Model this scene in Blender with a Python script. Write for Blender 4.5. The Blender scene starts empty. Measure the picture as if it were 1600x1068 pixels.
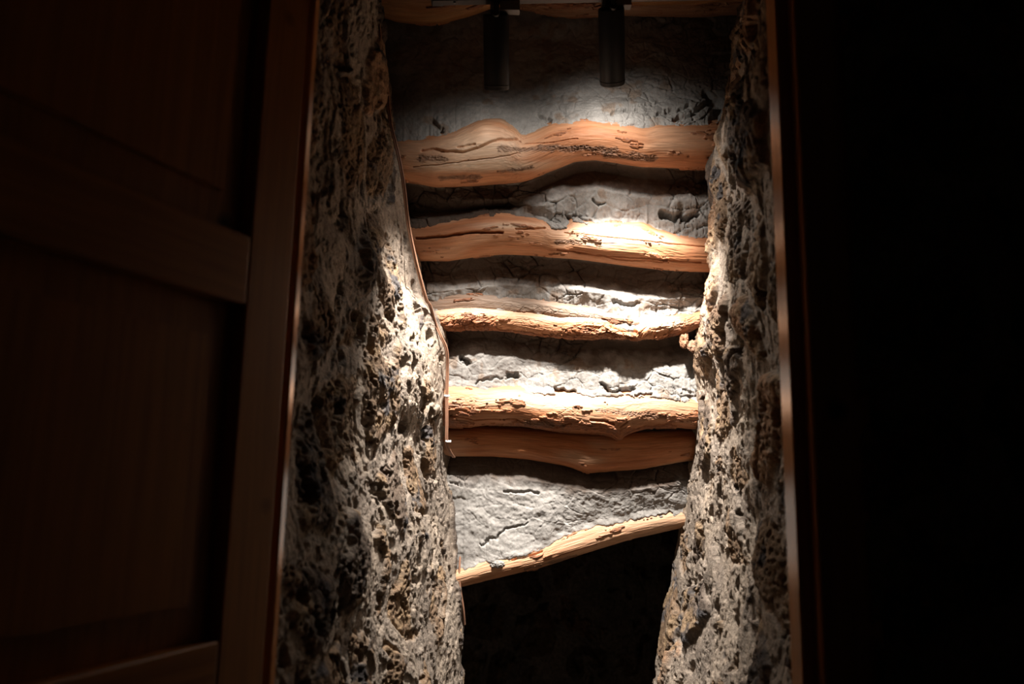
import bpy, math
import numpy as np
from mathutils import Vector, Matrix

# ------------------------------------------------------------------ camera, world, exposure
SC = bpy.context.scene
COL = SC.collection
F = 1230.0                       # focal length in pixels of the 1600 px frame
PITCH = math.atan(0.172)
ROLL = math.radians(1.12)
CAM = Vector((0, 0, 1.5))
cd = bpy.data.cameras.new('camera')
cd.sensor_width = 36.0
cd.lens = F / 1600 * 36.0
cd.clip_start = 0.02
cam = bpy.data.objects.new('camera', cd)
COL.objects.link(cam)
CR = (Matrix.Rotation(math.pi / 2 + PITCH, 3, 'X') @ Matrix.Rotation(ROLL, 3, 'Z'))
cam.matrix_world = Matrix.Translation(CAM) @ CR.to_4x4()
cd.dof.use_dof = True
cd.dof.focus_distance = 2.42
cd.dof.aperture_fstop = 2.4
SC.camera = cam

w = bpy.data.worlds.new('world')
SC.world = w
w.use_nodes = True
w.node_tree.nodes['Background'].inputs[0].default_value = (1.0, 0.72, 0.5, 1)
w.node_tree.nodes['Background'].inputs[1].default_value = 0.0016
SC.view_settings.view_transform = 'Standard'
SC.view_settings.look = 'None'
SC.view_settings.gamma = 1.0
SC.view_settings.use_curve_mapping = False
SC.view_settings.exposure = 0.0
BEAM_POWER = (225.0, 215.0)         # left, right spotlight, the narrow beam (W)
SPILL_POWER = (1.5, 3.6)          # the weak wide light around each beam (W)
FLOOD_POWER = (2.0, 13.0)         # the soft light straight below each lamp (W)
LAMP_COLOR = (1.0, 0.92, 0.84)

CRn = np.array(CR)
def P(px, py, Y):
    """world point whose picture position is (px,py) and whose forward distance is Y (arrays allowed)"""
    px, py, Y = np.broadcast_arrays(np.asarray(px, float), np.asarray(py, float), np.asarray(Y, float))
    c = np.stack([(px - 800) / F, -(py - 534) / F, -np.ones_like(px)], -1)
    d = c @ CRn.T
    return d * (Y / d[..., 1])[..., None] + np.array(CAM)

# ------------------------------------------------------------------ noise in numpy
def hsh(ix, iy, iz, s):
    h = (ix * 374761393 + iy * 668265263 + iz * 2147483647 + s * 1274126177) & 0xFFFFFFFF
    h = ((h ^ (h >> 13)) * 1274126177) & 0xFFFFFFFF
    h = ((h ^ (h >> 16)) * 2246822519) & 0xFFFFFFFF
    return ((h ^ (h >> 15)) & 0xFFFFFF) / float(0xFFFFFF)
def vnoise(p, s=0):
    """value noise in -1..1, p (...,3)"""
    i = np.floor(p).astype(np.int64); f = p - i
    f = f * f * f * (f * (f * 6 - 15) + 10)
    r = 0
    for a in (0, 1):
        wa = f[..., 0] if a else 1 - f[..., 0]
        for b in (0, 1):
            wb = f[..., 1] if b else 1 - f[..., 1]
            for c in (0, 1):
                wc = f[..., 2] if c else 1 - f[..., 2]
                r = r + wa * wb * wc * hsh(i[..., 0] + a, i[..., 1] + b, i[..., 2] + c, s)
    return r * 2 - 1
def fbm(p, o=4, s=0, g=0.5):
    a = 1; t = 0; n = 0
    for k in range(o):
        t = t + a * vnoise(p * 2.03 ** k + 7.3 * k, s + k); n += a; a *= g
    return t / n
def ridged(p, o=3, s=0):
    a = 1; t = 0; n = 0
    for k in range(o):
        t = t + a * (1 - 2 * np.abs(vnoise(p * 2.1 ** k + 3.1 * k, s + k))); n += a; a *= 0.55
    return t / n
def worley(p, s=0, jit=0.95):
    """F1, F2 and cell hash of 2-D cells, p (...,2)"""
    i = np.floor(p).astype(np.int64)
    f1 = np.full(p.shape[:-1], 9.0); f2 = f1.copy(); hh = f1 * 0
    for a in (-1, 0, 1):
        for b in (-1, 0, 1):
            cx = i[..., 0] + a; cy = i[..., 1] + b
            qx = cx + 0.5 + jit * (hsh(cx, cy, 0, s) - 0.5); qy = cy + 0.5 + jit * (hsh(cx, cy, 1, s) - 0.5)
            d = np.hypot(p[..., 0] - qx, p[..., 1] - qy)
            n = d < f1
            f2 = np.where(n, f1, np.minimum(f2, d))
            hh = np.where(n, hsh(cx, cy, 2, s), hh)
            f1 = np.where(n, d, f1)
    return f1, f2, hh
def sst(a, b, x):
    t = np.clip((x - a) / (b - a), 0, 1); return t * t * (3 - 2 * t)
def mix3(a, b, t):
    return np.asarray(a) * (1 - t[..., None]) + np.asarray(b) * t[..., None]

# ------------------------------------------------------------------ mesh helpers
def link(name, me, m=None, parent=None):
    o = bpy.data.objects.new(name, me)
    COL.objects.link(o)
    if m is not None: me.materials.append(m)
    if parent is not None: o.parent = parent
    return o
def raw_mesh(name, V, Fq, smooth=True, attrs=None):
    me = bpy.data.meshes.new(name)
    V = np.ascontiguousarray(V.reshape(-1, 3), dtype=np.float32); Fq = np.asarray(Fq, dtype=np.int32)
    k = Fq.shape[1]
    me.vertices.add(len(V)); me.vertices.foreach_set('co', V.ravel())
    me.loops.add(Fq.size); me.loops.foreach_set('vertex_index', Fq.ravel())
    me.polygons.add(len(Fq))
    me.polygons.foreach_set('loop_start', np.arange(0, Fq.size, k, dtype=np.int32))
    me.polygons.foreach_set('loop_total', np.full(len(Fq), k, dtype=np.int32))
    me.polygons.foreach_set('use_smooth', np.full(len(Fq), smooth))
    me.update(calc_edges=True); me.validate()
    for n, (t, d) in (attrs or {}).items():
        a = me.attributes.new(n, t, 'POINT')
        a.data.foreach_set('vector' if t == 'FLOAT_VECTOR' else 'color', np.ascontiguousarray(d, dtype=np.float32).ravel())
    return me
def grid_faces(n, m, closed=False, flip=False):
    a = np.arange(n - 1)[:, None]; mm = m if closed else m - 1
    b = np.arange(mm)[None, :]; c = (b + 1) % m
    q = np.stack([a * m + b, a * m + c, (a + 1) * m + c, (a + 1) * m + b], -1).reshape(-1, 4)
    return q[:, ::-1] if flip else q
def rgba(c):
    return np.concatenate([c, np.ones(c.shape[:-1] + (1,))], -1)
class MB:
    def __init__(s): s.v = []; s.f = []
    def add(s, v, f):
        n = len(s.v); s.v += [tuple(x) for x in v]; s.f += [tuple(i + n for i in q) for q in f]
    def box(s, x0, x1, y0, y1, z0, z1, M=None):
        v = [Vector((x, y, z)) for x in (x0, x1) for y in (y0, y1) for z in (z0, z1)]
        if M: v = [M @ q for q in v]
        s.add(v, [(0, 1, 3, 2), (4, 6, 7, 5), (0, 4, 5, 1), (2, 3, 7, 6), (0, 2, 6, 4), (1, 5, 7, 3)])
    def prism(s, pts, z0, z1, M=None):
        n = len(pts); v = [Vector((x, y, z0)) for x, y in pts] + [Vector((x, y, z1)) for x, y in pts]
        if M: v = [M @ q for q in v]
        s.add(v, [tuple(range(n))[::-1], tuple(range(n, 2 * n))] + [(i, (i + 1) % n, n + (i + 1) % n, n + i) for i in range(n)])
    def lathe(s, prof, M=None, n=48):
        v = []; f = []
        for r, z in prof:
            for k in range(n):
                q = Vector((r * math.cos(2 * math.pi * k / n), r * math.sin(2 * math.pi * k / n), z)); v.append(M @ q if M else q)
        for j in range(len(prof) - 1):
            for k in range(n):
                f.append((j * n + k, j * n + (k + 1) % n, (j + 1) * n + (k + 1) % n, (j + 1) * n + k))
        s.add(v, f)
    def tube(s, pts, r, n=12):
        pts = [Vector(p) for p in pts]; v = []; f = []
        for i, p in enumerate(pts):
            t = (pts[min(i + 1, len(pts) - 1)] - pts[max(i - 1, 0)]).normalized()
            a = t.cross(Vector((0, 1, 0.2))).normalized(); b = t.cross(a)
            for k in range(n):
                an = 2 * math.pi * k / n; v.append(p + a * r * math.cos(an) + b * r * math.sin(an))
        for i in range(len(pts) - 1):
            for k in range(n): f.append((i * n + k, i * n + (k + 1) % n, (i + 1) * n + (k + 1) % n, (i + 1) * n + k))
        f.append(tuple(range(n))[::-1]); f.append(tuple(range((len(pts) - 1) * n, len(pts) * n)))
        s.add(v, f)
    def build(s, name, m, parent=None, bev=0.0, smooth=False):
        me = bpy.data.meshes.new(name); me.from_pydata(s.v, [], s.f); me.update()
        import bmesh
        b = bmesh.new(); b.from_mesh(me); bmesh.ops.recalc_face_normals(b, faces=b.faces); b.to_mesh(me); b.free()
        if smooth: me.polygons.foreach_set('use_smooth', [True] * len(me.polygons))
        o = link(name, me, m, parent)
        if bev:
            md = o.modifiers.new('bevel', 'BEVEL'); md.width = bev; md.segments = 3; md.limit_method = 'ANGLE'
        if smooth:
            me.set_sharp_from_angle(angle=0.6)
        return o
def tag(o, label, cat=None, group=None, kind=None):
    if label: o['label'] = label
    if cat: o['category'] = cat
    if group: o['group'] = group
    if kind: o['kind'] = kind
    return o
def empty(name, loc):
    o = bpy.data.objects.new(name, None); o.location = loc; o.empty_display_size = 0.05; COL.objects.link(o); return o

# ------------------------------------------------------------------ materials
def mat(name, rough=0.8, spec=0.3):
    m = bpy.data.materials.new(name); m.use_nodes = True
    nt = m.node_tree; b = nt.nodes['Principled BSDF']
    b.inputs['Roughness'].default_value = rough; b.inputs['Specular IOR Level'].default_value = spec
    return m, nt, b
def nd(nt, t, **k):
    n = nt.nodes.new(t)
    for a, v in k.items():
        if a in n.inputs: n.inputs[a].default_value = v
        else: setattr(n, a, v)
    return n
def ramp(nt, src, stops):
    r = nt.nodes.new('ShaderNodeValToRGB'); e = r.color_ramp.elements
    while len(e) < len(stops): e.new(0.5)
    for q, (p, c) in zip(e, stops): q.position = p; q.color = tuple(c) + (1,)
    nt.links.new(src, r.inputs[0]); return r
def attr_stone(name, rough=0.9, bump=0.35, scale=260, spec=0.25, var=0.5):
    m, nt, b = mat(name, rough, spec)
    a = nd(nt, 'ShaderNodeAttribute', attribute_name='col')
    tc = nd(nt, 'ShaderNodeTexCoord')
    n = nd(nt, 'ShaderNodeTexNoise', Scale=scale, Detail=6, Roughness=0.65); nt.links.new(tc.outputs['Object'], n.inputs['Vector'])
    n2 = nd(nt, 'ShaderNodeTexNoise', Scale=scale * 0.22, Detail=5, Roughness=0.6); nt.links.new(tc.outputs['Object'], n2.inputs['Vector'])
    ad = nd(nt, 'ShaderNodeMath', operation='ADD'); nt.links.new(n.outputs[0], ad.inputs[0]); nt.links.new(n2.outputs[0], ad.inputs[1])
    r = ramp(nt, ad.outputs[0], [(0.0, (1 - var,) * 3), (1.0, (1 + 0.0,) * 3)])
    mr = nd(nt, 'ShaderNodeMapRange'); mr.inputs['From Min'].default_value = 0.7; mr.inputs['From Max'].default_value = 1.3
    mr.inputs['To Min'].default_value = 1 - var; mr.inputs['To Max'].default_value = 1 + var * 0.55
    nt.links.new(ad.outputs[0], mr.inputs['Value'])
    nt.nodes.remove(r)
    mx = nd(nt, 'ShaderNodeVectorMath', operation='SCALE'); nt.links.new(a.outputs['Color'], mx.inputs[0]); nt.links.new(mr.outputs[0], mx.inputs['Scale'])
    nt.links.new(mx.outputs[0], b.inputs['Base Color'])
    bp = nd(nt, 'ShaderNodeBump', Strength=bump, Distance=0.004); nt.links.new(ad.outputs[0], bp.inputs['Height'])
    nt.links.new(bp.outputs[0], b.inputs['Normal'])
    return m
M_CLAY = attr_stone('grey_clay', 0.92, 0.35, 300, 0.2, 0.22)
M_ROCK = attr_stone('volcanic_stone', 0.88, 1.0, 260, 0.25, 0.6)

def wood_log():
    m, nt, b = mat('peeled_log_wood', 0.55, 0.3)
    g = nd(nt, 'ShaderNodeAttribute', attribute_name='grain')
    c = nd(nt, 'ShaderNodeAttribute', attribute_name='col')
    mp = nd(nt, 'ShaderNodeMapping'); mp.inputs['Scale'].default_value = (7, 130, 130); nt.links.new(g.outputs['Vector'], mp.inputs[0])
    n = nd(nt, 'ShaderNodeTexNoise', Scale=1.0, Detail=6, Roughness=0.62, Distortion=0.6); nt.links.new(mp.outputs[0], n.inputs['Vector'])
    mr = nd(nt, 'ShaderNodeMapRange'); mr.inputs['From Min'].default_value = 0.3; mr.inputs['From Max'].default_value = 0.7
    mr.inputs['To Min'].default_value = 0.72; mr.inputs['To Max'].default_value = 1.15; nt.links.new(n.outputs[0], mr.inputs[0])
    mx = nd(nt, 'ShaderNodeVectorMath', operation='SCALE'); nt.links.new(c.outputs['Color'], mx.inputs[0]); nt.links.new(mr.outputs[0], mx.inputs['Scale'])
    nt.links.new(mx.outputs[0], b.inputs['Base Color'])
    bp = nd(nt, 'ShaderNodeBump', Strength=0.35, Distance=0.002); nt.links.new(n.outputs[0], bp.inputs['Height']); nt.links.new(bp.outputs[0], b.inputs['Normal'])
    return m
M_LOG = wood_log()
def pine(name, base, dark, rough, axis=(60, 60, 2.2)):
    m, nt, b = mat(name, rough, 0.5)
    tc = nd(nt, 'ShaderNodeTexCoord'); mp = nd(nt, 'ShaderNodeMapping'); mp.inputs['Scale'].default_value = axis
    nt.links.new(tc.outputs['Object'], mp.inputs[0])
    n = nd(nt, 'ShaderNodeTexNoise', Scale=1.0, Detail=5, Roughness=0.6, Distortion=1.2); nt.links.new(mp.outputs[0], n.inputs['Vector'])
    r = ramp(nt, n.outputs[0], [(0.3, dark), (0.65, base)])
    v = nd(nt, 'ShaderNodeTexVoronoi', Scale=5.5); nt.links.new(tc.outputs['Object'], v.inputs['Vector'])
    k = ramp(nt, v.outputs['Distance'], [(0.05, (0.12, 0.06, 0.03)), (0.13, (1, 1, 1))])
    mx = nd(nt, 'ShaderNodeMix', data_type='RGBA', blend_type='MULTIPLY'); mx.inputs[0].default_value = 1.0
    nt.links.new(r.outputs[0], mx.inputs[6]); nt.links.new(k.outputs[0], mx.inputs[7])
    nt.links.new(mx.outputs[2], b.inputs['Base Color'])
    bp = nd(nt, 'ShaderNodeBump', Strength=0.15, Distance=0.002); nt.links.new(n.outputs[0], bp.inputs['Height']); nt.links.new(bp.outputs[0], b.inputs['Normal'])
    return m
M_PINE = pine('varnished_pine', (0.42, 0.16, 0.026), (0.27, 0.095, 0.013), 0.42)
M_PINE_H = pine('varnished_pine_rail', (0.42, 0.16, 0.026), (0.27, 0.095, 0.013), 0.42, (2.2, 2.2, 60))
M_JAMB = pine('varnished_jamb', (0.62, 0.27, 0.10), (0.46, 0.19, 0.06), 0.2)
def flat(name, c, rough=0.5, metal=0.0, spec=0.5):
    m, nt, b = mat(name, rough, spec); b.inputs['Metallic'].default_value = metal
    tc = nd(nt, 'ShaderNodeTexCoord'); n = nd(nt, 'ShaderNodeTexNoise', Scale=90, Detail=3); nt.links.new(tc.outputs['Object'], n.inputs['Vector'])
    r = ramp(nt, n.outputs[0], [(0.3, tuple(x * 0.82 for x in c)), (0.7, c)]); nt.links.new(r.outputs[0], b.inputs['Base Color'])
    return m
M_BLACK = flat('black_powder_coat', (0.012, 0.012, 0.013), 0.45)
M_TRACK = flat('dark_grey_track', (0.05, 0.05, 0.055), 0.5)
M_GREY = flat('pale_grey_plastic', (0.2, 0.2, 0.21), 0.5)
M_WIRE = flat('brown_cable_sheath', (0.36, 0.19, 0.12), 0.45)
M_CLIP = flat('white_plastic_clip', (0.8, 0.78, 0.75), 0.4)
M_FLOOR, _nt, _b = mat('dark_stone_floor', 0.9, 0.2)
_tc = nd(_nt, 'ShaderNodeTexCoord'); _n = nd(_nt, 'ShaderNodeTexNoise', Scale=9, Detail=6); _nt.links.new(_tc.outputs['Object'], _n.inputs['Vector'])
_r = ramp(_nt, _n.outputs[0], [(0.3, (0.02, 0.016, 0.013)), (0.7, (0.05, 0.04, 0.032))]); _nt.links.new(_r.outputs[0], _b.inputs['Base Color'])
M_LENS, _nt, _b = mat('lamp_lens', 0.3)
_b.inputs['Base Color'].default_value = (0.9, 0.9, 0.85, 1); _b.inputs['Emission Color'].default_value = (1, 0.93, 0.82, 1); _b.inputs['Emission Strength'].default_value = 6

# ------------------------------------------------------------------ data of the logs (picture position of the visible upper and lower edge)
def cv(s):
    a = np.array(s, float); return a[:, 0], a[:, 1]
LOGS = {
 0: dict(t=[(560,-62),(700,-70),(900,-74),(1180,-70)], b=[(560,20),(590,32),(620,42),(660,46),(700,42),(740,30),(770,18),(820,10),(860,6),(940,5),(1010,12),(1100,12),(1180,5)], y=2.03),
 1: dict(t=[(600,222),(660,219),(697,214),(712,210),(748,194),(782,190),(803,203),(814,217),(838,209),(860,198),(909,195),(962,197),(990,203),(1006,207),(1020,202),(1043,201),(1130,195),(1160,194)],
         b=[(600,284),(640,291),(680,298),(740,299),(790,297),(830,287),(870,270),(900,257),(930,254),(960,259),(1000,265),(1060,268),(1110,271),(1160,268)], y=2.17),
 2: dict(t=[(620,356),(680,354),(726,346),(775,338),(823,342),(848,347),(860,356),(884,357),(892,346),(933,350),(1001,350),(1026,364),(1060,374),(1099,378),(1140,380)],
         b=[(620,409),(660,411),(700,412),(740,406),(790,403),(830,405),(880,408),(940,416),(1000,422),(1060,427),(1104,429),(1140,429)], y=2.32),
 3: dict(t=[(640,489),(665,487),(722,478),(758,481),(830,486),(875,496),(890,490),(920,487),(945,496),(965,508),(989,517),(1004,501),(1030,494),(1064,489),(1100,486),(1130,484)],
         b=[(640,506),(667,509),(686,515),(720,516),(750,513),(800,518),(845,525),(880,528),(920,532),(950,527),(995,531),(1040,527),(1070,521),(1097,508),(1130,500)], y=2.43),
 4: dict(t=[(660,606),(701,604),(735,603),(750,608),(790,606),(812,606),(836,614),(899,613),(929,618),(980,615),(1028,619),(1076,627),(1120,630)],
         b=[(660,668),(701,669),(734,671),(761,666),(815,667),(875,676),(938,681),(966,688),(985,680),(1010,672),(1046,669),(1082,672),(1120,672)], y=2.50),
 5: dict(t=[(660,664),(760,662),(860,668),(960,672),(1060,670),(1120,668)],
         b=[(660,708),(707,714),(770,715),(830,720),(880,729),(915,738),(943,739),(1005,734),(1070,723),(1120,716)], y=2.575),
 6: dict(t=[(690,900),(722,890),(760,876),(798,870),(843,860),(874,840),(929,821),(970,814),(1015,806),(1053,803),(1100,796)],
         b=[(690,924),(720,916),(774,903),(846,886),(936,858),(991,841),(1055,827),(1100,818)], y=2.65),
}
def log_geo(i, px):
    L = LOGS[i]
    t = np.interp(px, *cv(L['t'])); b = np.interp(px, *cv(L['b']))
    over = {0: 0, 1: 14, 2: 14, 3: 3, 4: 12, 5: 0, 6: 9}[i]
    # the real outline of the wood continues under the clay that laps over it
    ts = t - over
    k = np.ones(9) / 9
    if px.ndim == 1 and len(px) > 30:
        ts = np.convolve(np.pad(ts, 4, mode='edge'), k, 'valid')
    hh = (b - ts) / 2; cpy = (b + ts) / 2
    r = hh * L['y'] / F * 0.93
    Yc = L['y'] + np.maximum(r, 0.01)
    return t, b, cpy, r, Yc

def surf_depth(i, px, py):
    t, b, cpy, r, Yc = log_geo(i, px)
    h = np.clip((py - cpy) / ((b - cpy) + 1e-6), -0.97, 0.97)
    return Yc - r * np.sqrt(1 - h * h)

# ------------------------------------------------------------------ sloping clay ceiling between the logs
def build_ceiling():
    px = np.linspace(540, 1200, 660)
    ones = np.ones_like(px)
    rows = [(-330 * ones, 2.22 * ones), (-60 * ones, 2.22 * ones), (60 * ones, 2.24 * ones), (150 * ones, 2.225 * ones)]
    g = {i: log_geo(i, px) for i in range(1, 7)}
    rec = {1: 2.305, 2: 2.425, 3: 2.51, 4: 2.70}
    for i in (1, 2, 3, 4, 6):
        t, b, cpy, r, Yc = g[i]
        q1 = np.stack([px / 13, px * 0 + 9 * i, px * 0], -1)
        t = t + 3.5 * fbm(q1, 4, 200 + i, 0.7) + 2.2 * np.maximum(0, vnoise(q1 * 2.2, 210 + i))
        sd = surf_depth(i, px, t)
        rows.append((t - 10, sd + 0.002)); rows.append((t, sd - (0.0025 if i != 6 else -0.001))); rows.append((t + 5, Yc - 0.5 * r)); rows.append((t + 10, Yc + 0.2 * r))
        if i == 4:
            t5, b5, _, r5, Yc5 = g[5]
            rows.append((b - 6, Yc5 + 0.3 * r5)); rows.append((b5 - 8, Yc5 + 0.7 * r5))
            rows.append((b5 + 10, 2.645 * ones)); rows.append((b5 + 30, 2.628 * ones))
        elif i == 6:
            rows.append((b - 5, Yc + 0.5 * r)); rows.append((b - 8, 2.85 * ones)); rows.append((b - 24, 3.1 * ones))
            rows.append((780 * ones, 3.9 * ones))
        else:
            nt = g[i + 1][0] if i < 4 else None
            rows.append((b - 8, Yc + 0.75 * r)); rows.append((b + 14, (rec[i] + 0.025) * ones))
            deep = 0.075 * sst(850, 780, px) if i == 1 else 0.0
            rows.append((b + np.minimum(42, 0.62 * (nt - b)), rec[i] * ones + deep))
    py = np.stack([a for a, _ in rows]); dy = np.stack([d for _, d in rows])
    # param along rows by mean distance
    mean = py.mean(1); md = dy.mean(1)
    seg = np.hypot(np.diff(mean) / F * 2.4, np.diff(md)); T = np.concatenate([[0], np.cumsum(seg)])
    n = 1150
    # thin out the hidden last stretch
    tt = np.interp(np.linspace(0, 1, n), [0, 0.16, 0.94, 1.0], [0, T[3] * 0.8, T[-3], T[-1]])
    k = np.clip(np.searchsorted(T, tt, side='right') - 1, 0, len(T) - 2); f = ((tt - T[k]) / (T[k + 1] - T[k]))[:, None]
    PY = py[k] * (1 - f) + py[k + 1] * f; DY = dy[k] * (1 - f) + dy[k + 1] * f
    PX = np.broadcast_to(px, PY.shape)
    V = P(PX, PY, DY)
    p = V - np.array([0, 0, 1.5])
    q = np.stack([p[..., 0], p[..., 1] * 0.3, p[..., 2]], -1)
    wx = fbm(q * 9, 3, 11) * 0.03; wz = fbm(q * 9 + 5, 3, 12) * 0.03
    u = p[..., 0] + wx; v = p[..., 2] + wz
    d = 0.012 * fbm(q * 7, 3, 1) + 0.004 * fbm(q * 30, 4, 2)
    rough = sst(-0.15, 0.35, fbm(q * np.array([6, 6, 9]), 3, 31)) * 0.8 + 0.2
    rough = np.maximum(rough, sst(1000, 1080, PX) * sst(560, 500, PY) * sst(140, 180, PY))
    smooth_low = sst(740, 780, PY)
    rough = rough * (1 - 0.78 * smooth_low)
    d += 0.004 * smooth_low * ridged(np.stack([u * 5 - v * 3, p[..., 1], v * 16 + u * 5], -1), 3, 77)
    rough = rough * (1 - 0.6 * sst(230, 170, PY) * sst(980, 880, PX))
    # flaking plates: steps between patches and the cracks that bound them
    f1, f2, hh = worley(np.stack([u * 15, v * 24], -1), 3)
    d += (hh - 0.5) * 0.010 * rough; d -= 0.009 * sst(0.09, 0.0, f2 - f1) * rough
    f1, f2, hh = worley(np.stack([(u + wz) * 34, (v + wx) * 62], -1), 4)
    d += (hh - 0.5) * 0.0045 * rough; d -= 0.004 * sst(0.10, 0.0, f2 - f1) * sst(0.4, 0.8, rough)
    rg = ridged(np.stack([u * 14, p[..., 1] * 4, v * 55], -1), 3, 5)
    d += 0.0035 * rg * rough
    d += 0.0016 * fbm(q * 120, 3, 6)
    # cracks and holes with a place of their own
    def crack(pts, wd, dep):
        pts = np.array(pts, float); s = np.full(PX.shape, 1e9)
        jx = PX + 5 * fbm(q * 60, 2, 41); jy = PY + 5 * fbm(q * 60, 2, 42)
        for a, b in zip(pts[:-1], pts[1:]):
            ab = b - a; tq = np.clip(((jx - a[0]) * ab[0] + (jy - a[1]) * ab[1]) / (ab @ ab), 0, 1)
            s = np.minimum(s, np.hypot(jx - a[0] - tq * ab[0], jy - a[1] - tq * ab[1]))
        return dep * sst(wd, wd * 0.3, s)
    for pts, wd, dep in [
        ([(955,176),(985,172),(1010,178),(1040,176),(1075,166)], 4, 0.016), ([(1055,186),(1080,178),(1110,158)], 5, 0.02),
        ([(1020,160),(1060,150),(1090,158)], 3, 0.006), ([(1105,150),(1125,165),(1112,190)], 9, 0.03),
        ([(1036,334),(1052,341),(1064,334)], 7, 0.035), ([(1070,343),(1090,336)], 6, 0.03), ([(1060,322),(1070,330),(1068,345)], 4, 0.015),
        ([(925,312),(935,319),(946,319)], 3, 0.012), ([(890,340),(900,338),(912,344),(925,350)], 3, 0.012),
        ([(867,607),(880,612),(897,611)], 5, 0.03), ([(938,599),(955,612),(975,611),(988,606)], 4, 0.02), ([(994,616),(1015,617)], 3, 0.02),
        ([(722,561),(730,567)], 6, 0.03), ([(793,587),(806,586)], 5, 0.02), ([(745,600),(760,592),(785,590)], 2.5, 0.008),
        ([(750,850),(776,838),(790,826),(825,817)], 2.5, 0.009), ([(790,768),(820,766),(838,770)], 3, 0.008),
        ([(1010,812),(1018,806),(1050,803)], 3, 0.014), ([(960,470),(975,478),(1000,474)], 4, 0.012),
        ([(775,136),(790,140)], 3, 0.01), ([(675,190),(690,205)], 6, 0.015), ([(840,180),(858,190)], 5, 0.012)]:
        d -= crack(pts, wd, dep)
    # hide less of the wood where the clay meets it: no push-out deep inside the logs needed
    N = np.cross(np.gradient(V, axis=1), np.gradient(V, axis=0)); N /= np.linalg.norm(N, axis=-1, keepdims=True) + 1e-12
    N = np.where(N[..., 1:2] > 0, -N, N)
    N = N * 0.4 + np.array([0, -0.6, 0]); 
    V2 = V + N * d[..., None]
    base = mix3((0.37, 0.355, 0.335), (0.31, 0.295, 0.277), sst(-0.3, 0.4, fbm(q * 12, 3, 51)))
    base = mix3(base, np.array([0.28, 0.205, 0.15]), 0.7 * sst(0.25, 0.5, fbm(q * 22, 3, 52)) * (1 - smooth_low))
    # earth and stone tone under each log, painted darker to deepen the recess shade
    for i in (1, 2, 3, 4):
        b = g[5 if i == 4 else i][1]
        earth_shade = sst(-10, 0, PY - b) * sst(46, 18, PY - b + 18 * fbm(q * 25, 3, 60))
        if i == 1: earth_shade = np.maximum(earth_shade, sst(-10, 0, PY - b) * sst(860, 780, PX + 30 * fbm(q * 25, 2, 61)) * sst(365, 355, PY))
        base = mix3(base, np.array([0.10, 0.072, 0.055]), earth_shade * 0.95)
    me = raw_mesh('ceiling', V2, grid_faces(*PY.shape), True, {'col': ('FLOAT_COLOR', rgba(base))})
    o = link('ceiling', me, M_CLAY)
    tag(o, 'sloping grey clay ceiling packed between the round logs', kind='structure')
build_ceiling()

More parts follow.
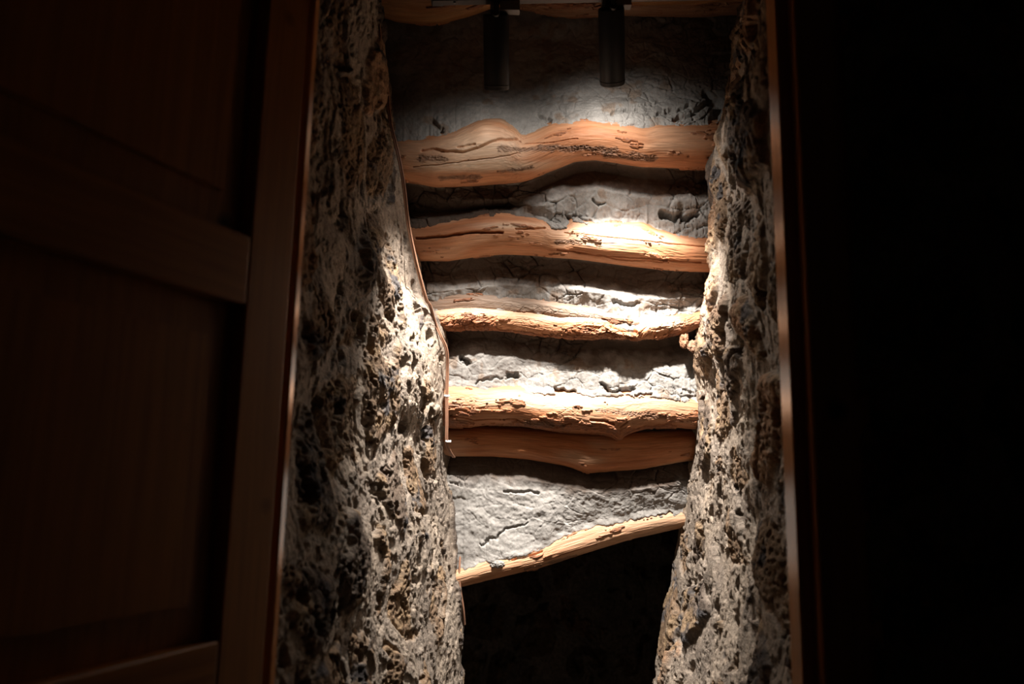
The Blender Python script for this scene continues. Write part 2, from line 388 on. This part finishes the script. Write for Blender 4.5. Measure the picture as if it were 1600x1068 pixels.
# ------------------------------------------------------------------ side walls of volcanic stone
def stone_field(s, z, X3, seed):
    """returns push-out distance and colour for wall coordinates s (along the wall) and z, both in metres"""
    q = X3
    wx = fbm(q * 5, 3, seed) * 0.05 + fbm(q * 24, 3, seed + 1) * 0.008
    wz = fbm(q * 5 + 9, 3, seed + 2) * 0.05 + fbm(q * 24 + 9, 3, seed + 3) * 0.008
    u = s + wx; v = z + wz
    f1, f2, hh = worley(np.stack([u * 4.6, v * 4.2], -1), seed + 4)
    e = f2 - f1
    smear = fbm(np.stack([u * 6, q[..., 1] * 0 + seed, v * 4.2], -1), 5, seed + 5)
    smear = smear - 0.12 * sst(0.65, 0.35, s) + 0.10 * sst(0.9, 1.15, s)
    smear = smear - 0.22 * sst(2.0, 2.45, z)
    mort = sst(0.22, 0.14, e + 0.34 * smear + 0.16 * sst(2.0, 2.45, z))
    mort = np.maximum(mort, 0.95 * sst(0.10, 0.17, smear))
    st = 1 - mort
    d = 0.026 * fbm(q * 4.5, 2, seed + 6) + 0.022 * (sst(0, 0.5, e) - 0.5) * st + (hh - 0.5) * 0.020 * st
    # ragged vesicular stone: broken facets, then sponge-like holes of two sizes
    x1, x2, xh = worley(np.stack([u * 17, v * 11], -1), seed + 20)
    d += st * (0.010 * (xh - 0.5) + 0.004 * sst(0, 0.25, x2 - x1))
    d += 0.0055 * ridged(np.stack([u * 30, q[..., 0] * 8, v * 17], -1), 4, seed + 7) * st
    d += 0.0045 * fbm(np.stack([s * 85, q[..., 0] * 8, z * 70], -1), 4, seed + 8, 0.7) * st + 0.0016 * fbm(np.stack([s * 60, q[..., 0] * 8, z * 50], -1), 4, seed + 8, 0.6) * mort
    pz = sst(-0.25, 0.2, fbm(q * 10, 2, seed + 10))
    g1, g2, gh = worley(np.stack([s * 85 + 30 * wx, z * 75 + 30 * wz], -1), seed + 9)
    d -= 0.008 * sst(0.40, 0.22, g1) * (gh > 0.35) * (st * pz + 0.12)
    g1, g2, gh = worley(np.stack([s * 42 + 20 * wx, z * 34 + 20 * wz], -1), seed + 19)
    d -= 0.012 * sst(0.36, 0.22, g1) * (gh > 0.62) * (st * pz + 0.15)
    g1, g2, gh = worley(np.stack([(s + wx) * 15, (z + wz) * 11], -1), seed + 11)
    hole = sst(0.30, 0.16, g1 + 0.25 * fbm(q * 45, 3, seed + 21)) * (gh > 0.74)
    d -= 0.030 * hole
    # slapped-on mortar: flat layers with torn edges
    tr = fbm(np.stack([u * 10, q[..., 0] * 3, v * 6.5], -1), 5, seed + 12, 0.55) * 2.6
    ter = np.floor(tr) + sst(0.90, 1.0, tr - np.floor(tr))
    d += mort * (0.006 + 0.0065 * ter)
    tr = fbm(np.stack([u * 30, q[..., 0] * 3, v * 24], -1), 4, seed + 13) * 1.8
    d += mort * 0.003 * (np.floor(tr) + sst(0.85, 1.0, tr - np.floor(tr)))
    # colour of each stone
    c = mix3((0.24, 0.16, 0.10), (0.14, 0.11, 0.09), sst(0.35, 0.65, hh))
    c = mix3(c, np.array([0.40, 0.24, 0.14]), (sst(0.80, 0.9, hh)) * 0.9)
    c = mix3(c, np.array([0.075, 0.073, 0.078]), sst(0.22, 0.42, fbm(q * 15, 3, seed + 15)) * 0.9)
    c = mix3(c, np.array([0.36, 0.25, 0.15]), sst(0.12, 0.42, fbm(q * 19, 3, seed + 16)) * 0.8)
    mc = mix3((0.40, 0.33, 0.262), (0.30, 0.25, 0.205), sst(-0.3, 0.3, fbm(q * 9, 3, seed + 17)))
    c = mix3(c, mc, mort)
    dust = sst(0.0, 0.5, fbm(q * 32, 3, seed + 18)) * 0.35 * (1 - 0.7 * sst(2.0, 2.45, z))
    c = mix3(c, np.array([0.35, 0.295, 0.24]), dust)
    return d, c

LEFT_EDGE = [(-330,580),(0,592),(100,602),(200,612),(300,634),(400,655),(470,668),(500,692),(540,702),(600,708),(660,710),(700,711),(760,714),(800,716),(900,720),(960,723),(1068,722),(1350,726)]
RIGHT_EDGE = [(-330,1150),(0,1146),(150,1140),(200,1136),(260,1130),(285,1112),(330,1106),(400,1107),(440,1108),(470,1100),(520,1088),(560,1076),(600,1078),(640,1084),(680,1080),(730,1070),(780,1062),(830,1056),(880,1048),(920,1043),(960,1034),(1000,1028),(1068,1018),(1350,985)]
EDGE_Y = [(-330,2.25),(200,2.25),(400,2.37),(500,2.46),(640,2.58),(740,2.70),(900,2.74),(1350,2.74)]
def build_side(side):
    n, m, back = 1250, 620, 60
    py = np.linspace(-330, 1350, n)
    edge = np.interp(py, *cv(LEFT_EDGE if side < 0 else RIGHT_EDGE)); yy = np.interp(py, *cv(EDGE_Y))
    I = P(edge, py, yy)
    # evenly spaced in height
    zs = np.linspace(I[0, 2], I[-1, 2], n)
    order = np.argsort(I[:, 2]); I = np.stack([np.interp(zs, I[order, 2], I[order, k]) for k in range(3)], -1)
    O = I.copy()
    O[:, 0] = -0.43 if side < 0 else 0.505
    O[:, 1] = 1.24
    t = np.linspace(0, 1, m)
    V = O[:, None] * (1 - t)[None, :, None] + I[:, None] * t[None, :, None]
    # slightly bellied, with a rounded end
    V[..., 0] += -side * 0.035 * np.sin(math.pi * t)[None] * np.sin(3.0 * V[..., 2] + 0.6 * side)
    tb = np.linspace(0, 1, back + 1)[1:]
    B = I[:, None] + np.stack([side * (0.02 * np.sin(tb * math.pi / 2) + 0.35 * tb ** 1.5), 0.10 * np.sin(tb * math.pi / 2) + 0.0 * tb, 0 * tb], -1)[None]
    V = np.concatenate([V, B], 1)
    ds = np.linalg.norm(np.diff(V, axis=1), axis=-1); s = np.concatenate([np.zeros((n, 1)), np.cumsum(ds, 1)], 1)
    d, c = stone_field(s, V[..., 2], V, 100 if side < 0 else 300)
    N = np.cross(np.gradient(V, axis=0), np.gradient(V, axis=1)); N /= np.linalg.norm(N, axis=-1, keepdims=True) + 1e-12
    sg = np.sign(np.sum(N[n // 2, m // 2] * np.array([-side, -0.3, 0]))); N *= sg
    # calm the very corner so that its outline stays put
    tw = np.concatenate([t, np.ones(back)])[None]
    d = d * (1 - 0.45 * sst(0.86, 0.98, tw)) - 0.004 * sst(0.86, 0.98, tw)
    V2 = V + N * (d - 0.003)[..., None]
    name = 'wall_left' if side < 0 else 'wall_right'
    o = link(name, raw_mesh(name, V2, grid_faces(n, m + back, flip=sg < 0), True, {'col': ('FLOAT_COLOR', rgba(c))}), M_ROCK)
    tag(o, 'rough pitted volcanic stone wall with grey mortar on the %s of the shaft' % ('left' if side < 0 else 'right'), kind='structure')
build_side(-1); build_side(1)

def flat_stone(name, A, U, W, lu, lv, label, seed, holes=None, nu=420, nv=420):
    a = np.linspace(0, lu, nu); b = np.linspace(0, lv, nv); S, Tt = np.meshgrid(a, b, indexing='xy')
    U = np.array(U, float); W = np.array(W, float)
    V = np.array(A, float) + S[..., None] * U + Tt[..., None] * W
    d, c = stone_field(S, Tt, V + 0.013 * seed, seed)
    N = np.cross(U, W); V = V + N * d[..., None]
    o = link(name, raw_mesh(name, V, grid_faces(nv, nu), True, {'col': ('FLOAT_COLOR', rgba(c))}), M_ROCK)
    tag(o, label, kind='structure')
# dark far end of the passage and the room side of the doorway
flat_stone('wall_back', (-1.3, 3.95, 0.0), (1, 0, 0), (0, 0, 1), 2.8, 1.75, 'dark stone wall at the far end of the passage below the last log', 500, nu=560, nv=360)
flat_stone('wall_front', (0.54, 1.215, 0.0), (1, 0, 0), (0, 0, 1), 1.6, 3.2, 'unlit stone wall in the dark to the right of the doorway', 600, nu=480, nv=800)
f = MB(); f.box(-2.2, 2.4, -0.6, 4.0, -0.12, 0.0); tag(f.build('floor', M_FLOOR), 'dark stone floor below the picture', kind='structure')

# ------------------------------------------------------------------ logs
def build_log(name, i, label, seed, gnarl=0.0, bark=0.0, cracks=(), stains=(), tint=(0.53, 0.265, 0.142), low=0.0, pale=(), data=None, x0=None, x1=None, knots=()):
    n, m = 760, 260
    xs = LOGS[i]['t']
    a = x0 or xs[0][0] + 2; b = x1 or xs[-1][0] - 2
    px = np.linspace(a, b, n)
    t, bt, cpy, r, Yc = log_geo(i, px)
    k = np.ones(15) / 15
    sm = lambda q: np.convolve(np.pad(q, 7, mode='edge'), k, 'valid')
    r = sm(r); cpy = sm(cpy); Yc = sm(Yc)
    C = P(px, cpy, Yc)
    th = np.linspace(-1, 1, m, endpoint=False)                  # 0 faces the viewer, pi/2 is up; finer in front
    th = math.pi * np.sign(th) * np.interp(np.abs(th), [0, 0.8, 1], [0, 0.56, 1])
    # tilt of the sight line, so that theta 0 looks at the camera
    el = np.arctan2(C[:, 2] - 1.5, C[:, 1])
    rd = np.stack([np.zeros((n, m)), -np.cos(th[None] + el[:, None] * 0), np.sin(th[None] + el[:, None] * 0)], -1)
    U = C[:, 0][:, None] * np.ones(m)[None]
    c3 = np.stack([U * 3, np.cos(th)[None] * 1.3 + U * 0, np.sin(th)[None] * 1.3 + U * 0], -1)
    R = r[:, None] * (1 + 0.05 * fbm(c3 * np.array([1.6, .8, .8]) + seed, 3, seed))
    surf = np.stack([U, rd[..., 1] * r[:, None], rd[..., 2] * r[:, None]], -1)
    st = surf * np.array([10, 70, 70])
    d = 0.0022 * fbm(st * 0.55 + seed, 3, seed + 1) + 0.0009 * ridged(surf * np.array([14, 240, 240]), 2, seed + 2)
    H = -np.sin(th[None] + el[:, None]) * np.ones((n, 1))         # -1 top .. 1 bottom as seen
    PYs = cpy[:, None] + H * ((bt - cpy)[:, None]); front = (np.cos(th[None] + el[:, None]) > 0)
    PXs = px[:, None] * np.ones(m)[None]
    col = mix3(np.array(tint) * 1.12, np.array(tint) * np.array([0.86, 0.72, 0.62]), sst(-0.45, 0.45, fbm(surf * np.array([5, 28, 28]) + 3, 4, seed + 3)))
    col = mix3(col, np.array([0.60, 0.385, 0.25]), (0.6 if tint[0] > 0.4 else 0.15) * sst(0.05, 0.5, fbm(surf * np.array([4, 14, 14]) + 8, 3, seed + 4)))
    # inner bark left on in torn patches
    for (qx, qy, qr, qh) in pale:
        g = sst(1.3, 0.2, np.hypot((PXs - qx) / qr, (PYs - qy) / qh) + 0.35 * fbm(surf * np.array([8, 45, 45]), 4, seed + 30)) * front
        col = mix3(col, np.array([0.66, 0.49, 0.35]), g * 0.75)
    bf = fbm(surf * np.array([9, 42, 42]) + 5, 5, seed + 5, 0.6) + bark + low * (H + 0.1)
    bk = sst(0.30, 0.33, bf)
    d += 0.0032 * bk + bk * 0.0022 * ridged(surf * np.array([40, 150, 150]), 3, seed + 6)
    col = mix3(col, mix3((0.35, 0.13, 0.055), (0.24, 0.10, 0.055), sst(-0.3, 0.3, fbm(surf * 90, 3, seed + 7))), bk * 0.85)
    if gnarl:
        under = sst(-0.5, 0.1, H) * 0.85 + 0.15
        rn = ridged(surf * np.array([22, 46, 46]), 4, seed + 8)
        msk = sst(-0.1, 0.5, fbm(surf * np.array([7, 16, 16]), 2, seed + 9)) * 0.8 + 0.2
        d += gnarl * 0.010 * rn * msk * under
        g1, g2, gh = worley(np.stack([surf[..., 0] * 30 + bf, th[None] * r[:, None] * 60 + bf], -1), seed + 10)
        d -= gnarl * 0.006 * sst(0.15, 0.0, g2 - g1) * msk * under
    # worm-eaten rough stripe stains
    for (x_0, y_0, x_1, y_1, wd) in stains:
        tt = np.clip((PXs - x_0) / (x_1 - x_0), 0, 1)
        s = np.abs(PYs - (y_0 + (y_1 - y_0) * tt)) + 40 * np.maximum(0, np.maximum(x_0 - PXs, PXs - x_1) / 30)
        g = sst(1.0, 0.35, s / wd + 0.8 * fbm(surf * np.array([40, 120, 120]), 3, seed + 12)) * front
        d += g * 0.0028 * ridged(surf * np.array([110, 330, 330]), 2, seed + 13) - 0.001 * g
        col = mix3(col, np.array([0.20, 0.115, 0.075]), g * 0.72)
    for (pts, wd, dep) in cracks:
        pts = np.array(pts, float); s = np.full(PXs.shape, 1e9)
        jy = PYs + 1.6 * fbm(surf * np.array([60, 60, 60]), 3, seed + 14)
        for p0, p1 in zip(pts[:-1], pts[1:]):
            ab = p1 - p0; q = np.clip(((PXs - p0[0]) * ab[0] + (jy - p0[1]) * ab[1]) / (ab @ ab), 0, 1)
            s = np.minimum(s, np.hypot(PXs - p0[0] - q * ab[0], jy - p0[1] - q * ab[1]))
        g = sst(wd, wd * 0.35, s) * front; d -= dep * g
    for (kx, ky, kr, ka) in knots:
        s = np.hypot(PXs - kx, PYs - ky) / kr
        d += ka * np.exp(-s * s * 1.5) * front
        if abs(ka) < 0.004: col = mix3(col, np.array([0.16, 0.07, 0.04]), 0.8 * sst(0.9, 0.5, s) * front)
    V = C[:, None] + rd * (R + d)[..., None]
    # close the ends
    V = np.concatenate([np.broadcast_to(C[:1, None], (1, m, 3)), V, np.broadcast_to(C[-1:, None], (1, m, 3))], 0)
    G = np.concatenate([surf[:1], surf, surf[-1:]], 0); cc = np.concatenate([col[:1], col, col[-1:]], 0)
    me = raw_mesh(name, V, grid_faces(n + 2, m, True, flip=True), True, {'col': ('FLOAT_COLOR', rgba(cc)), 'grain': ('FLOAT_VECTOR', G + seed)})
    o = link(name, me, M_LOG)
    return tag(o, label, 'log', 'ceiling logs')

build_log('log', 0, 'thick log at the very top of the picture, behind the spotlight track', 1, tint=(0.44, 0.23, 0.10))
build_log('log', 1, 'thickest peeled log, arched underneath, directly below the two spotlights', 2, bark=-0.08, pale=[(765,232,75,42), (700,262,70,14), (800,262,90,12)],
    cracks=[([(664,234),(680,231),(694,234)], 3.6, 0.010), ([(694,234),(725,237),(750,230),(765,222),(785,215),(807,214)], 3.0, 0.012), ([(718,228),(744,224)], 2.4, 0.008), ([(650,262),(690,258),(735,252),(775,248),(812,238)], 1.4, 0.004), ([(820,222),(850,222),(900,216)], 1.4, 0.004)],
    stains=[(660,246,700,248,8), (690,281,752,282,6), (778,272,832,264,4), (780,232,960,235,7), (940,243,1020,249,9), (840,228,930,232,4)],
    knots=[(1070,246,3,-.003), (1101,248,3,-.003), (735,250,2,.002), (760,205,26,.012)])
build_log('log', 2, 'peeled log with one long open crack at its left end, second under the spotlights', 3, bark=-0.12, pale=[(960,370,110,16), (790,352,60,8)],
    cracks=[([(655,372),(700,368),(745,362),(785,363)], 3.2, 0.020), ([(806,357),(850,354)], 2.0, 0.008), ([(870,392),(930,402),(1000,405),(1090,412)], 1.8, 0.006), ([(930,400),(960,408),(1040,412)], 1.4, 0.006), ([(880,362),(1000,376),(1098,384)], 1.3, 0.004)],
    stains=[(868,378,905,379,5)], knots=[(809,374,2.5,-.002), (1024,382,2,-.002), (1003,398,2.5,-.002), (674,389,2.5,-.002), (1070,408,2.5,-.002)])
build_log('log', 3, 'thin gnarled log with torn lower side, third under the spotlights', 4, gnarl=0.85, bark=0.06, low=0.42, pale=[(740,486,90,9), (890,495,90,8), (1030,505,50,12)],
    cracks=[([(962,500),(975,510),(992,520)], 4, 0.012)], knots=[(995,518,9,.010), (1090,500,12,.006)])
build_log('log', 4, 'fully lit log with a splintered underside knob, just above the shaded log', 5, gnarl=0.25, bark=0.0, low=0.30, pale=[(860,625,170,16)],
    cracks=[([(920,656),(940,658),(955,664)], 2.5, 0.010), ([(965,668),(975,660)], 2, 0.008), ([(845,655),(870,668),(890,662)], 2, 0.006), ([(706,650),(745,658),(800,656),(830,662)], 1.4, 0.006)],
    stains=[(704,636,724,632,5), (928,640,1040,652,5), (820,661,880,666,5)], knots=[(895,637,6,-.002), (966,684,10,.010), (811,618,3,-.002)])
build_log('log', 5, 'smooth dark brown log in the shadow tucked beneath the splintered one', 6, bark=-0.2, tint=(0.50, 0.215, 0.095), knots=[(918,732,22,.006)])
build_log('log', 6, 'slim slanting log rising to the right, lowest of all over the dark opening', 7, bark=-0.12,
    cracks=[([(800,874),(820,870),(846,861)], 2, 0.008), ([(800,888),(860,872),(930,850)], 0.9, 0.003)],
    stains=[(820,889,900,868,3)], tint=(0.58, 0.34, 0.205))

# flattened, weathered log lying over the gnarled one, and a dim one behind the track
LOGS[7] = dict(t=[(650,462),(680,457),(740,454),(800,460),(860,468),(920,480),(960,492),(985,498),(1000,500)], b=[(650,497),(700,496),(760,493),(830,497),(880,502),(930,506),(960,512),(985,512),(1000,508)], y=2.436)
LOGS[8] = dict(t=[(760,-40),(900,-40),(1180,-40)], b=[(760,8),(820,18),(880,30),(960,28),(1080,30),(1180,26)], y=2.10)
_lg = log_geo
def log_geo(i, px):
    if i in (7, 8):
        L = LOGS[i]; t = np.interp(px, *cv(L['t'])); b = np.interp(px, *cv(L['b']))
        r = (b - t) / 2 * L['y'] / F * 0.95; return t, b, (b + t) / 2, r, L['y'] + r * (1.0 if i == 8 else 0.9)
    return _lg(i, px)
build_log('log', 7, 'weathered grey-brown log half buried in clay, tapering over the gnarled log', 8, bark=-0.02, gnarl=0.35, tint=(0.27, 0.195, 0.145))
build_log('log', 8, 'dim rough log behind the thick top log, above the right spotlight', 9, gnarl=0.5, bark=0.1, tint=(0.34, 0.19, 0.11))

# curl of loose bark at the right end of the gnarled log; clod of clay hanging over the lowest log
def lump(name, c, rad, seed, colr, m, parent=None, hollow=0.0):
    n = 60; ph = np.linspace(0.001, math.pi - 0.001, n)[:, None]; lm = np.linspace(0, 2 * math.pi, n * 2, endpoint=False)[None]
    dd = np.stack([np.sin(ph) * np.cos(lm), np.sin(ph) * np.sin(lm), np.cos(ph) * np.ones_like(lm)], -1)
    rr = 1 + 0.38 * fbm(dd * 1.7 + seed, 4, seed) + 0.12 * ridged(dd * 5 + seed, 2, seed + 1)
    if hollow: rr -= hollow * np.exp(-np.sum((dd - np.array([-.35, -.9, .1])) ** 2, -1) * 5)
    V = dd * rr[..., None] * np.array(rad) + np.array(c)
    cc = mix3(np.array(colr), np.array(colr) * 0.7, sst(-.3, .3, fbm(dd * 4, 3, seed)))
    at = {'col': ('FLOAT_COLOR', rgba(cc)), 'grain': ('FLOAT_VECTOR', V)}
    return link(name, raw_mesh(name, V, grid_faces(n, n * 2, True, flip=True), True, at), m, parent)
cu = lump('bark_curl', P(1069, 532, 2.45), (0.014, 0.014, 0.024), 5, (0.36, 0.19, 0.11), M_LOG, [o for o in bpy.data.objects if o.name == 'log.003'][0], 0.7)
lump('bark_curl', P(1083, 541, 2.44), (0.015, 0.012, 0.018), 9, (0.33, 0.19, 0.12), M_LOG, cu.parent, 0.3)
tag(lump('clay_clod', P(777, 880, 2.665), (0.028, 0.022, 0.013), 12, (0.36, 0.345, 0.32), M_CLAY), 'small clod of grey clay stuck on the left part of the slanting lowest log', 'clay')

# ------------------------------------------------------------------ track and spotlights
YT = 1.86
A = Vector(P(676, -4, YT)); B = Vector(P(1150, -13, YT))
trk = empty('light_track', A)
d = (B - A); L = d.length; dn = d.normalized()
MT = Matrix.Translation(Vector((0, 0, 0))) @ Vector((1, 0, 0)).rotation_difference(dn).to_matrix().to_4x4()
b = MB(); b.prism([(-0.017, -0.011), (0.017, -0.011), (0.017, 0.011), (-0.017, 0.011)], 0, L, MT @ Matrix.Rotation(math.pi / 2, 4, 'Y'))
b.build('track_bar', M_TRACK, trk, 0.0015)
b = MB(); b.box(-0.004, 0.028, -0.02, 0.02, -0.014, 0.014, MT); b.build('end_cap', M_TRACK, trk, 0.003)
b = MB(); b.lathe([(0.0001, -0.0035), (0.003, -0.003), (0.0035, 0)], MT @ Matrix.Translation((0.057, -0.004, -0.0175)), 16); b.build('screw', M_GREY, trk)
tag(trk, 'dark ceiling track bar running along the top log', 'light track')

def spotlight(top, bot, adx, label, power, spot, aim):
    T = Vector(top); Bm = Vector(bot); ax = (Bm - T).normalized(); Ln = (Bm - T).length
    root = empty('spotlight', T)
    R = Vector((0, 0, -1)).rotation_difference(ax).to_matrix().to_4x4()
    r = 0.034
    b = MB(); b.lathe([(0.0001, 0), (r - .004, 0), (r - .001, -.0015), (r, -.005), (r, -Ln + .003), (r - .001, -Ln), (r - .0035, -Ln), (r - .0035, -Ln + .02), (r - .004, -Ln + .0205)], R)
    hs = b.build('housing', M_BLACK, root, smooth=True)
    b = MB(); b.lathe([(r + .0002, -Ln + .012), (r + .0009, -Ln + .0112), (r + .0009, -Ln + .0098), (r + .0002, -Ln + .009)], R); b.build('trim_ring', M_BLACK, hs, smooth=True)
    b = MB(); b.lathe([(0.0001, -Ln + .016), (r - .0042, -Ln + .016), (r - .0042, -Ln + .020), (0.0001, -Ln + .020)], R); b.build('lens', M_LENS, root)
    # pivot arm up to the adapter that clicks into the track
    ad = Vector(adx) - T
    b = MB(); b.tube([ax * 0.03 + Vector((0, -r - .004, 0)), ax * 0.0 + Vector((0, -r - .004, 0.004)), Vector((0, -.02, .018)), ad + Vector((-.012, 0, 0.004))], 0.006); b.build('pivot_arm', M_BLACK, root, smooth=True)
    b = MB(); b.lathe([(0.0001, .007), (.009, .007), (.009, -.007), (.0001, -.007)], Matrix.Translation(ax * 0.02 + Vector((0, -r - .004, 0))) @ Matrix.Rotation(math.pi / 2, 4, 'X'), 24); b.build('pivot_knob', M_BLACK, root, smooth=True)
    b = MB(); b.box(ad.x - .002, ad.x + .050, ad.y - .012, ad.y + .012, ad.z - .013, ad.z + .022); b.box(ad.x - .026, ad.x - .017, ad.y - .012, ad.y + .012, ad.z - .013, ad.z + .022)
    b.build('track_adapter', M_GREY, root, 0.0015)
    b = MB(); b.box(ad.x - .016, ad.x - .004, ad.y - .010, ad.y + .013, ad.z - .017, ad.z + .016); b.build('adapter_lever', M_BLACK, root, 0.0015)
    for nm, pw, ang in (('spot_beam', power[0], spot), ('spot_spill', power[1], 150), ('spot_flood', power[2], 128)):
        ld = bpy.data.lights.new(nm, 'SPOT'); ld.energy = pw; ld.color = LAMP_COLOR
        ld.spot_size = math.radians(ang); ld.spot_blend = 1.0; ld.shadow_soft_size = 0.018
        lo = bpy.data.objects.new(nm, ld); COL.objects.link(lo); lo.parent = root
        start = ax * (Ln + 0.004)
        dr = (Vector(aim) - (T + start)).normalized() if nm == 'spot_beam' else (ax + Vector((0, 0.35, 0))).normalized()
        if nm == 'spot_flood': dr = Vector((0.15, 0.05, -1)).normalized()
        lo.location = start; lo.rotation_euler = Vector((0, 0, -1)).rotation_difference(dr).to_euler()
    return tag(root, label, 'spotlight', 'track spotlights')
LA = P(775, 22, 1.87); LB = P(776, 139, 1.975)
spotlight(LA, LB, P(782, 12, 1.865), 'left black cylinder spotlight, pointing straight down from the track', (BEAM_POWER[0], SPILL_POWER[0], FLOOD_POWER[0]), 65, P(668, 1090, 2.45))
RA = P(955, 12, 1.86); RB = P(957, 131, 1.995)
spotlight(RA, RB, P(956, 4, 1.865), 'right black cylinder spotlight, tilted further towards the logs', (BEAM_POWER[1], SPILL_POWER[1], FLOOD_POWER[1]), 66, P(1035, 950, 2.6))

# ------------------------------------------------------------------ brown twin cable with white clips on the left
def spline(pts, k=14):
    pts = [Vector(p) for p in pts]; out = []
    for i in range(len(pts) - 1):
        p0 = pts[max(i - 1, 0)]; p1 = pts[i]; p2 = pts[i + 1]; p3 = pts[min(i + 2, len(pts) - 1)]
        for j in range(k):
            t = j / k
            out.append(0.5 * ((2 * p1) + (p2 - p0) * t + (2 * p0 - 5 * p1 + 4 * p2 - p3) * t * t + (3 * p1 - p0 - 3 * p2 + p3) * t ** 3))
    return out + [pts[-1]]
up = [(590,22,2.00),(595,70,2.03),(604,130,2.07),(610,190,2.09),(622,240,2.10),(631,290,2.12),(638,350,2.16),(648,400,2.20),(658,440,2.24),(666,468,2.28)]
lo_ = [(672,478,2.33),(680,505,2.385),(690,527,2.40),(698,548,2.42),(699,580,2.45),(698,620,2.47),(698,660,2.485),(698,690,2.50),(703,705,2.52),(709,714,2.55)]
cab = empty('cable', P(*up[0]))
o0 = cab.location
for nm, pts in (('cable_run', up + lo_),):
    pp = [Vector(P(*q)) - o0 for q in pts]
    s = spline(pp)
    b = MB()
    b.tube([q + Vector((-0.0026, 0, 0)) for q in s], 0.0028); b.tube([q + Vector((0.0026, 0, 0)) for q in s], 0.0028)
    b.build(nm, M_WIRE, cab, smooth=True)
for (x, y, Y) in ((699, 618, 2.47), (701, 689, 2.50)):
    c = Vector(P(x, y, Y)) - o0
    b = MB(); b.box(c.x - .008, c.x + .008, c.y - .004, c.y + .006, c.z - .0035, c.z + .0035); b.box(c.x - .010, c.x - .006, c.y - .006, c.y, c.z - .0025, c.z + .0025)
    b.build('cable_clip', M_CLIP, cab, 0.001)
tag(cab, 'thin brown twin cable running down the left wall edge beside the logs', 'cable')
b = MB(); pp = [Vector(P(*q)) for q in [(719,868,2.66),(718,885,2.655),(718,905,2.655),(720,925,2.66),(724,950,2.67),(726,975,2.69)]]
b.tube(spline(pp), 0.0035); tag(b.build('cable', M_WIRE, smooth=True), 'short end of brown cable at the left tip of the slanting log', 'cable')

# ------------------------------------------------------------------ panelled door, left, and the door frame
def ray(px, py):
    return Vector(P(px, py, 1.0)) - CAM
vp = ray(1330, 754); vp.z = 0; D = vp.normalized()
E = Vector(P(447, 534, 1.24)); E.z = 0
Nn = D.cross(Vector((0, 0, 1)))                   # faces the viewer / the shaft
def onp(px, py, off=0.0):
    """door-plane coordinates (distance back from the far edge, height) of a picture point"""
    r = ray(px, py); o = E + Nn * off
    k = (o - CAM).dot(Nn) / r.dot(Nn); q = CAM + r * k
    return -(q - E).dot(D), q.z
DM = Matrix(((-D.x, Nn.x, 0, E.x), (-D.y, Nn.y, 0, E.y), (0, 0, 1, 0), (0, 0, 0, 1)))    # local x = back along the leaf, y = out of the face
sw = (onp(395, 370)[0] + onp(382, 475)[0]) / 2
z_up = onp(395, 370)[1]; z_mid = onp(382, 475)[1]; z_low = onp(342, 1001)[1]
W = 0.80; ZT = 2.75; ZB = 0.02; TH = 0.04
door = empty('door_1', (0, 0, 0)); door.matrix_world = DM
tag(door, 'open varnished pine door leaf with sunken panels, on the left in the dark', kind='structure')
def dbox(name, x0, x1, z0, z1, m, y0=-TH, y1=0.0, bev=0.004):
    b = MB(); b.box(x0, x1, y0, y1, z0, z1); return b.build(name, m, door, bev)
dbox('stile', 0, sw, ZB, ZT, M_PINE); dbox('stile', W - sw, W, ZB, ZT, M_PINE)
dbox('rail', sw, W - sw, z_mid, z_up, M_PINE_H); dbox('rail', sw, W - sw, ZB, z_low, M_PINE_H); dbox('rail', sw, W - sw, ZT - 0.12, ZT, M_PINE_H)
for z0, z1 in ((z_up, ZT - 0.12), (z_low, z_mid)):
    bw = 0.055; rc = -0.022; fr = -0.008
    x0, x1 = sw, W - sw
    o_ = [(x0, rc, z0), (x1, rc, z0), (x1, rc, z1), (x0, rc, z1)]
    i_ = [(x0 + bw, fr, z0 + bw), (x1 - bw, fr, z0 + bw), (x1 - bw, fr, z1 - bw), (x0 + bw, fr, z1 - bw)]
    h_ = [(x0 + bw, rc + .004, z0 + bw), (x1 - bw, rc + .004, z0 + bw), (x1 - bw, rc + .004, z1 - bw), (x0 + bw, rc + .004, z1 - bw)]
    k_ = [(x, -TH + .008, z) for x, _, z in o_]
    b = MB(); v = [Vector(q) for q in o_ + h_ + i_ + k_]; f = []
    for a in range(4):
        c = (a + 1) % 4
        f += [(a, c, 4 + c, 4 + a), (4 + a, 4 + c, 8 + c, 8 + a), (a, 12 + a, 12 + c, c)]
    f += [(8, 9, 10, 11), (12, 15, 14, 13)]
    b.add(v, f); b.build('panel', M_PINE, door, 0.0)
# left jamb strip seen past the leaf
x = E.x
b = MB(); b.prism([(x - 0.10, 1.262), (x + 0.001, 1.262), (x + 0.004, 1.265), (x + 0.004, 1.289), (x + 0.001, 1.292), (x - 0.10, 1.292)], 0.0, 2.9)
tag(b.build('trim_1', M_JAMB), 'thin lit strip of the left door jamb behind the open leaf', kind='structure')
# right frame with its rebate
def fx(px, y, py=534):
    q = P(px, py, y); return q[0]
xa = fx(1233, 1.25); xb = fx(1253, 1.25)
yb = 1.25; 
for _ in range(20):
    yb -= 0.0025
    if fx(1264, yb) <= xb: break
b = MB(); b.prism([(xa, 1.298), (xa, 1.253), (xa + .003, 1.25), (xb, 1.25), (xb, yb + .003), (xb + .003, yb), (xb + 0.09, yb), (xb + 0.09, 1.298)], 0.0, 2.9)
tag(b.build('trim_2', M_JAMB), 'stepped wooden door frame on the right, its inner edges catching light', kind='structure')
b = MB(); b.prism([(-0.6, yb), (xb + .09, yb), (xb + .09, 1.298), (-0.6, 1.298)], 2.9, 3.0)
tag(b.build('trim_3', M_JAMB), 'head of the wooden door frame above the picture', kind='structure')
